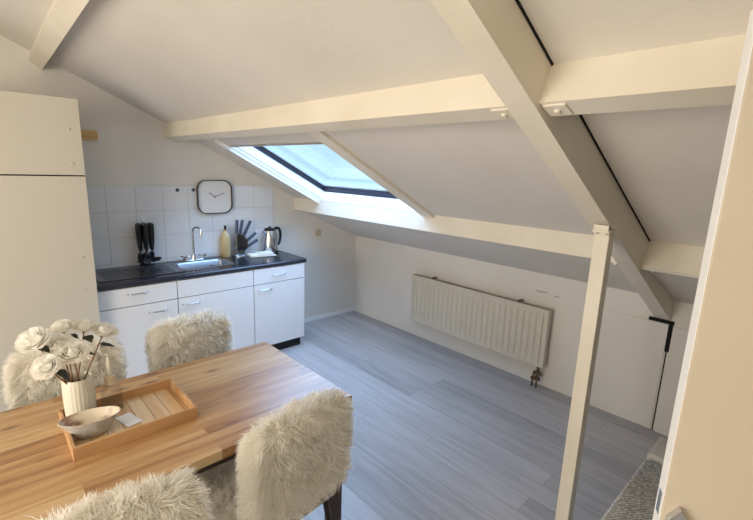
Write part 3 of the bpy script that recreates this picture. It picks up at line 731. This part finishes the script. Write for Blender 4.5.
# ------------------------------------------------------------------ chairs and sheepskins
def chair_proto():
    c = empty('dining_chair', (0, 0, 0), label='dining chair', cat='chair')
    se = MB().box(-.21, .21, -.22, .20, .425, .465, .018, 3).build('seat', M['weave'], c, smooth=True)
    bk = MB().box(-.195, .195, -.0125, .0125, -.19, .19, .012, 3, mat=T(0, -.215, .655) @ RX(math.radians(6))).build('backrest', M['weave'], c, smooth=True)
    for sx in (-1, 1):
        MB().tube([(sx*.17, .16, .43), (sx*.20, .20, 0)], [.012, .009], 10).build('leg', M['black_metal'], c, smooth=True)
        MB().tube([(sx*.17, -.18, .43), (sx*.20, -.25, 0)], [.012, .009], 10).build('leg', M['black_metal'], c, smooth=True)
        MB().tube([(sx*.16, -.19, .43), (sx*.165, -.222, .52), (sx*.165, -.226, .60)], .010, 10).build('back_support', M['black_metal'], c, smooth=True)
    return c
def fleece(seed, nst, top=.905, droop=.45, foot=.55):
    """sheepskin laid over seat and backrest of a chair whose back stands at y=-.215"""
    rnd = random.Random(seed)
    b = bmesh.new()
    # hide: closed surface sampled by a path from the back's foot, over the top, down the front and along the seat
    path = []   # (y, z, ny, nz)
    def add(y, z, ny, nz): path.append((y, z, ny, nz))
    for k in range(9): a = k/8; add(-.272+.012*0-.0*a, foot+a*(top-.03-foot), -1, 0)
    for k in range(1, 6): a = PI*k/6; add(-.235-.037*math.cos(a), top-.03+.03*math.sin(a), -math.cos(a), math.sin(a))
    for k in range(6): a = k/5; add(-.198+.01*a, top-.03-a*(top-.03-.50), 1, 0)
    add(-.17, .478, .6, .8)
    for k in range(7): a = k/6; add(-.13+a*.40, .474, 0, 1)
    W0 = .198; nu = 16
    def halfw(i):
        n_ = len(path)-1; t_ = i/n_
        if i <= 8: return W0*(.86+.14*math.sin(min(1, i/8*1.5)*PI/2))
        if i < 14: return W0*(1-.10*math.sin((i-8)/6*PI))
        if i > 19: return W0*1.25
        return W0*(1-.02*math.cos(t_*9))
    def P(i, f, u):
        i2 = min(i+1, len(path)-1); A = path[i]; B = path[i2]
        y = A[0]*(1-f)+B[0]*f; z = A[1]*(1-f)+B[1]*f
        n = Vector((0, A[2]*(1-f)+B[2]*f, A[3]*(1-f)+B[3]*f)).normalized()
        hw = halfw(i)*(1-f)+halfw(i2)*f
        # corners of the back round off
        zr = max(0, (z-(top-.11))/.11) if i < 20 else 0
        hw *= 1-.10*zr*zr
        e = abs(u)**4
        n = (n+Vector((math.copysign(1, u)*e*1.4, 0, 0))).normalized()
        return Vector((u*hw, y, z)) - Vector((0, n.y, n.z))*.012*e, n
    rows = []
    for i in range(len(path)):
        rows.append([b.verts.new(P(i, 0, -1+2*k/nu)[0]) for k in range(nu+1)])
    for a, d in zip(rows, rows[1:]):
        for k in range(nu): b.faces.new((a[k], a[k+1], d[k+1], d[k]))
    for u_ in (0, nu):
        for k in range(8): b.faces.new((rows[k][u_], rows[k+1][u_], rows[19-k-1][u_], rows[19-k][u_]))
    npath = len(path)-1
    # strands gathered in tufts
    lens = [math.hypot(path[i+1][0]-path[i][0], path[i+1][1]-path[i][1]) for i in range(npath)]; tot = sum(lens)
    def samp():
        s = rnd.random()*tot; i = 0
        while i < npath-1 and s > lens[i]: s -= lens[i]; i += 1
        u = rnd.uniform(-1, 1)
        if rnd.random() < .12: u = math.copysign(1-.04*rnd.random(), u)
        return i, min(1, s/lens[i]), u
    tufts = []
    def side_samp():
        sgn = rnd.choice((-1, 1)); z = foot+.0+rnd.random()*(top-.02-foot); f = (z-foot)/(top-.03-foot)
        i = min(8, max(0, f*8)); hw = halfw(int(i)); zr = max(0, (z-(top-.11))/.11); hw *= 1-.10*zr*zr
        return Vector((sgn*(hw-.006), rnd.uniform(-.262, -.20), z)), Vector((sgn, rnd.gauss(0, .2), 0)).normalized()
    ntuft = nst//10
    for _ in range(ntuft):
        if rnd.random() < .11: p, n = side_samp(); u = 0
        else: i, f, u = samp(); p, n = P(i, f, u)
        L = rnd.uniform(.026, .054)
        d = n*1.0+Vector((rnd.gauss(0, .38), rnd.gauss(0, .30), rnd.gauss(0, .30)-droop*(.9 if abs(n.z) < .5 else .1)))
        if abs(u) > .75: d += Vector((math.copysign(.5, u), 0, 0))
        d.normalize(); tufts.append((p, n, d, L))
        for s in range(10):
            off = Vector((rnd.gauss(0, .009), rnd.gauss(0, .009), rnd.gauss(0, .009))); off -= n*off.dot(n)
            r0 = p+off-n*.004; tip = p+d*L+off*.55+Vector((rnd.gauss(0, .003), rnd.gauss(0, .003), rnd.gauss(0, .003)))
            mid = r0*.5+tip*.5+n*L*.20+off*.15
            side = (tip-r0).cross(Vector((rnd.gauss(0, 1), rnd.gauss(0, 1), rnd.gauss(0, 1)))); 
            if side.length < 1e-6: continue
            side.normalize(); w_ = rnd.uniform(.0008, .0014)
            v = [b.verts.new(q) for q in (r0-side*w_, r0+side*w_, mid+side*w_*.85, mid-side*w_*.85, tip)]
            b.faces.new((v[0], v[1], v[2], v[3])); b.faces.new((v[3], v[2], v[4]))
    me = bpy.data.meshes.new('sheepskin_throw'); b.to_mesh(me); b.free(); me.materials.append(M['wool'])
    for p in me.polygons: p.use_smooth = True
    return me
fm = [fleece(1, 50000), fleece(2, 40000)]
ch0 = chair_proto()
spots = [(-2.652, -2.575, 0.11, 0, 'at the near side of the table by its right corner'),
         (-3.205, -2.64, -0.10, 1, 'at the near side, cut by the bottom edge'),
         (-2.57, -1.865, PI+.05, 1, 'on the far side of the table nearest the worktop'),
         (-3.165, -1.90, PI-.02, 0, 'on the far side of the table behind the roses')]
for i, (x, y, a, k, l) in enumerate(spots):
    c = ch0 if i == 0 else copy_tree(ch0)
    c.location = (x, y, 0); c.rotation_euler = (0, 0, a)
    c['label'] = 'dining chair '+l; c['group'] = 'dining chairs round the table'
    th_ = bpy.data.objects.new('sheepskin_throw', fm[k]); C.objects.link(th_); th_.location = (x, y, 0); th_.rotation_euler = (0, 0, a)
    tag(th_, 'cream sheepskin over chair '+l, 'sheepskin', 'sheepskins over the dining chairs')

# ------------------------------------------------------------------ sofa, door
so = empty('sofa', (-1.4, -3.95, 0), label='grey woven upholstered sofa at the bottom right beside the door', cat='sofa')
MB().box(-.46, .24, -.38, .37, .10, .30, .03, 3).build('base', M['weave'], so, smooth=True)
MB().box(-.46, .235, -.38, .385, .30, .455, .02, 3).build('seat_cushion', M['weave'], so, smooth=True)
MB().box(.245, .48, -.38, .385, .10, .47, .02, 3).build('armrest', M['arm_fabric'], so, smooth=True)
for sx in (-.4, .42):
    for sy in (-.33, .32): MB().tube([(sx, sy, 0), (sx, sy, .11)], .018, 12).build('foot', M['leg_wood'], so, smooth=True)
E0 = Vector((-2.412, -3.842, 0)); da = math.radians(-65)      # slab runs from its free edge towards the hinge
do = empty('door', (E0.x, E0.y, 0), da, label='open cream door filling the right edge of the picture', cat='door')
MB().box(0, .83, -.04, 0, .01, 2.045, .002).build('slab', M['door_paint'], do)
MB().box(-.0035, -.0015, -.032, -.014, 1.09, 1.14, .0005, 1).build('latch_plate', M['steel'], do)
hb_ = MB().prism([(.008, .86), (.046, .86), (.046, 1.10), (.027, 1.128), (.008, 1.10)], -.056, -.0405).build('handle_plate', M['steel'], do)
MB().tube([(.027, -.05, 1.0), (.027, -.085, 1.0), (.035, -.095, 1.0), (.15, -.095, .995)], [.010, .010, .010, .008], 12).build('lever', M['steel'], hb_, smooth=True)
MB().box(-.002, -.0003, -.0385, -.0015, .012, 2.043).build('edge_strip', M['white_trim'], do, label='whiter painted door edge')
mk = MB()
for (ya, yb, z) in ((-2.36, -2.47, .815), (-2.38, -2.45, .806), (-2.52, -2.58, .80)): mk.box(-.0012, .0005, yb, ya, z, z+.003)
struct(mk, 'trim_8', M['groove'])
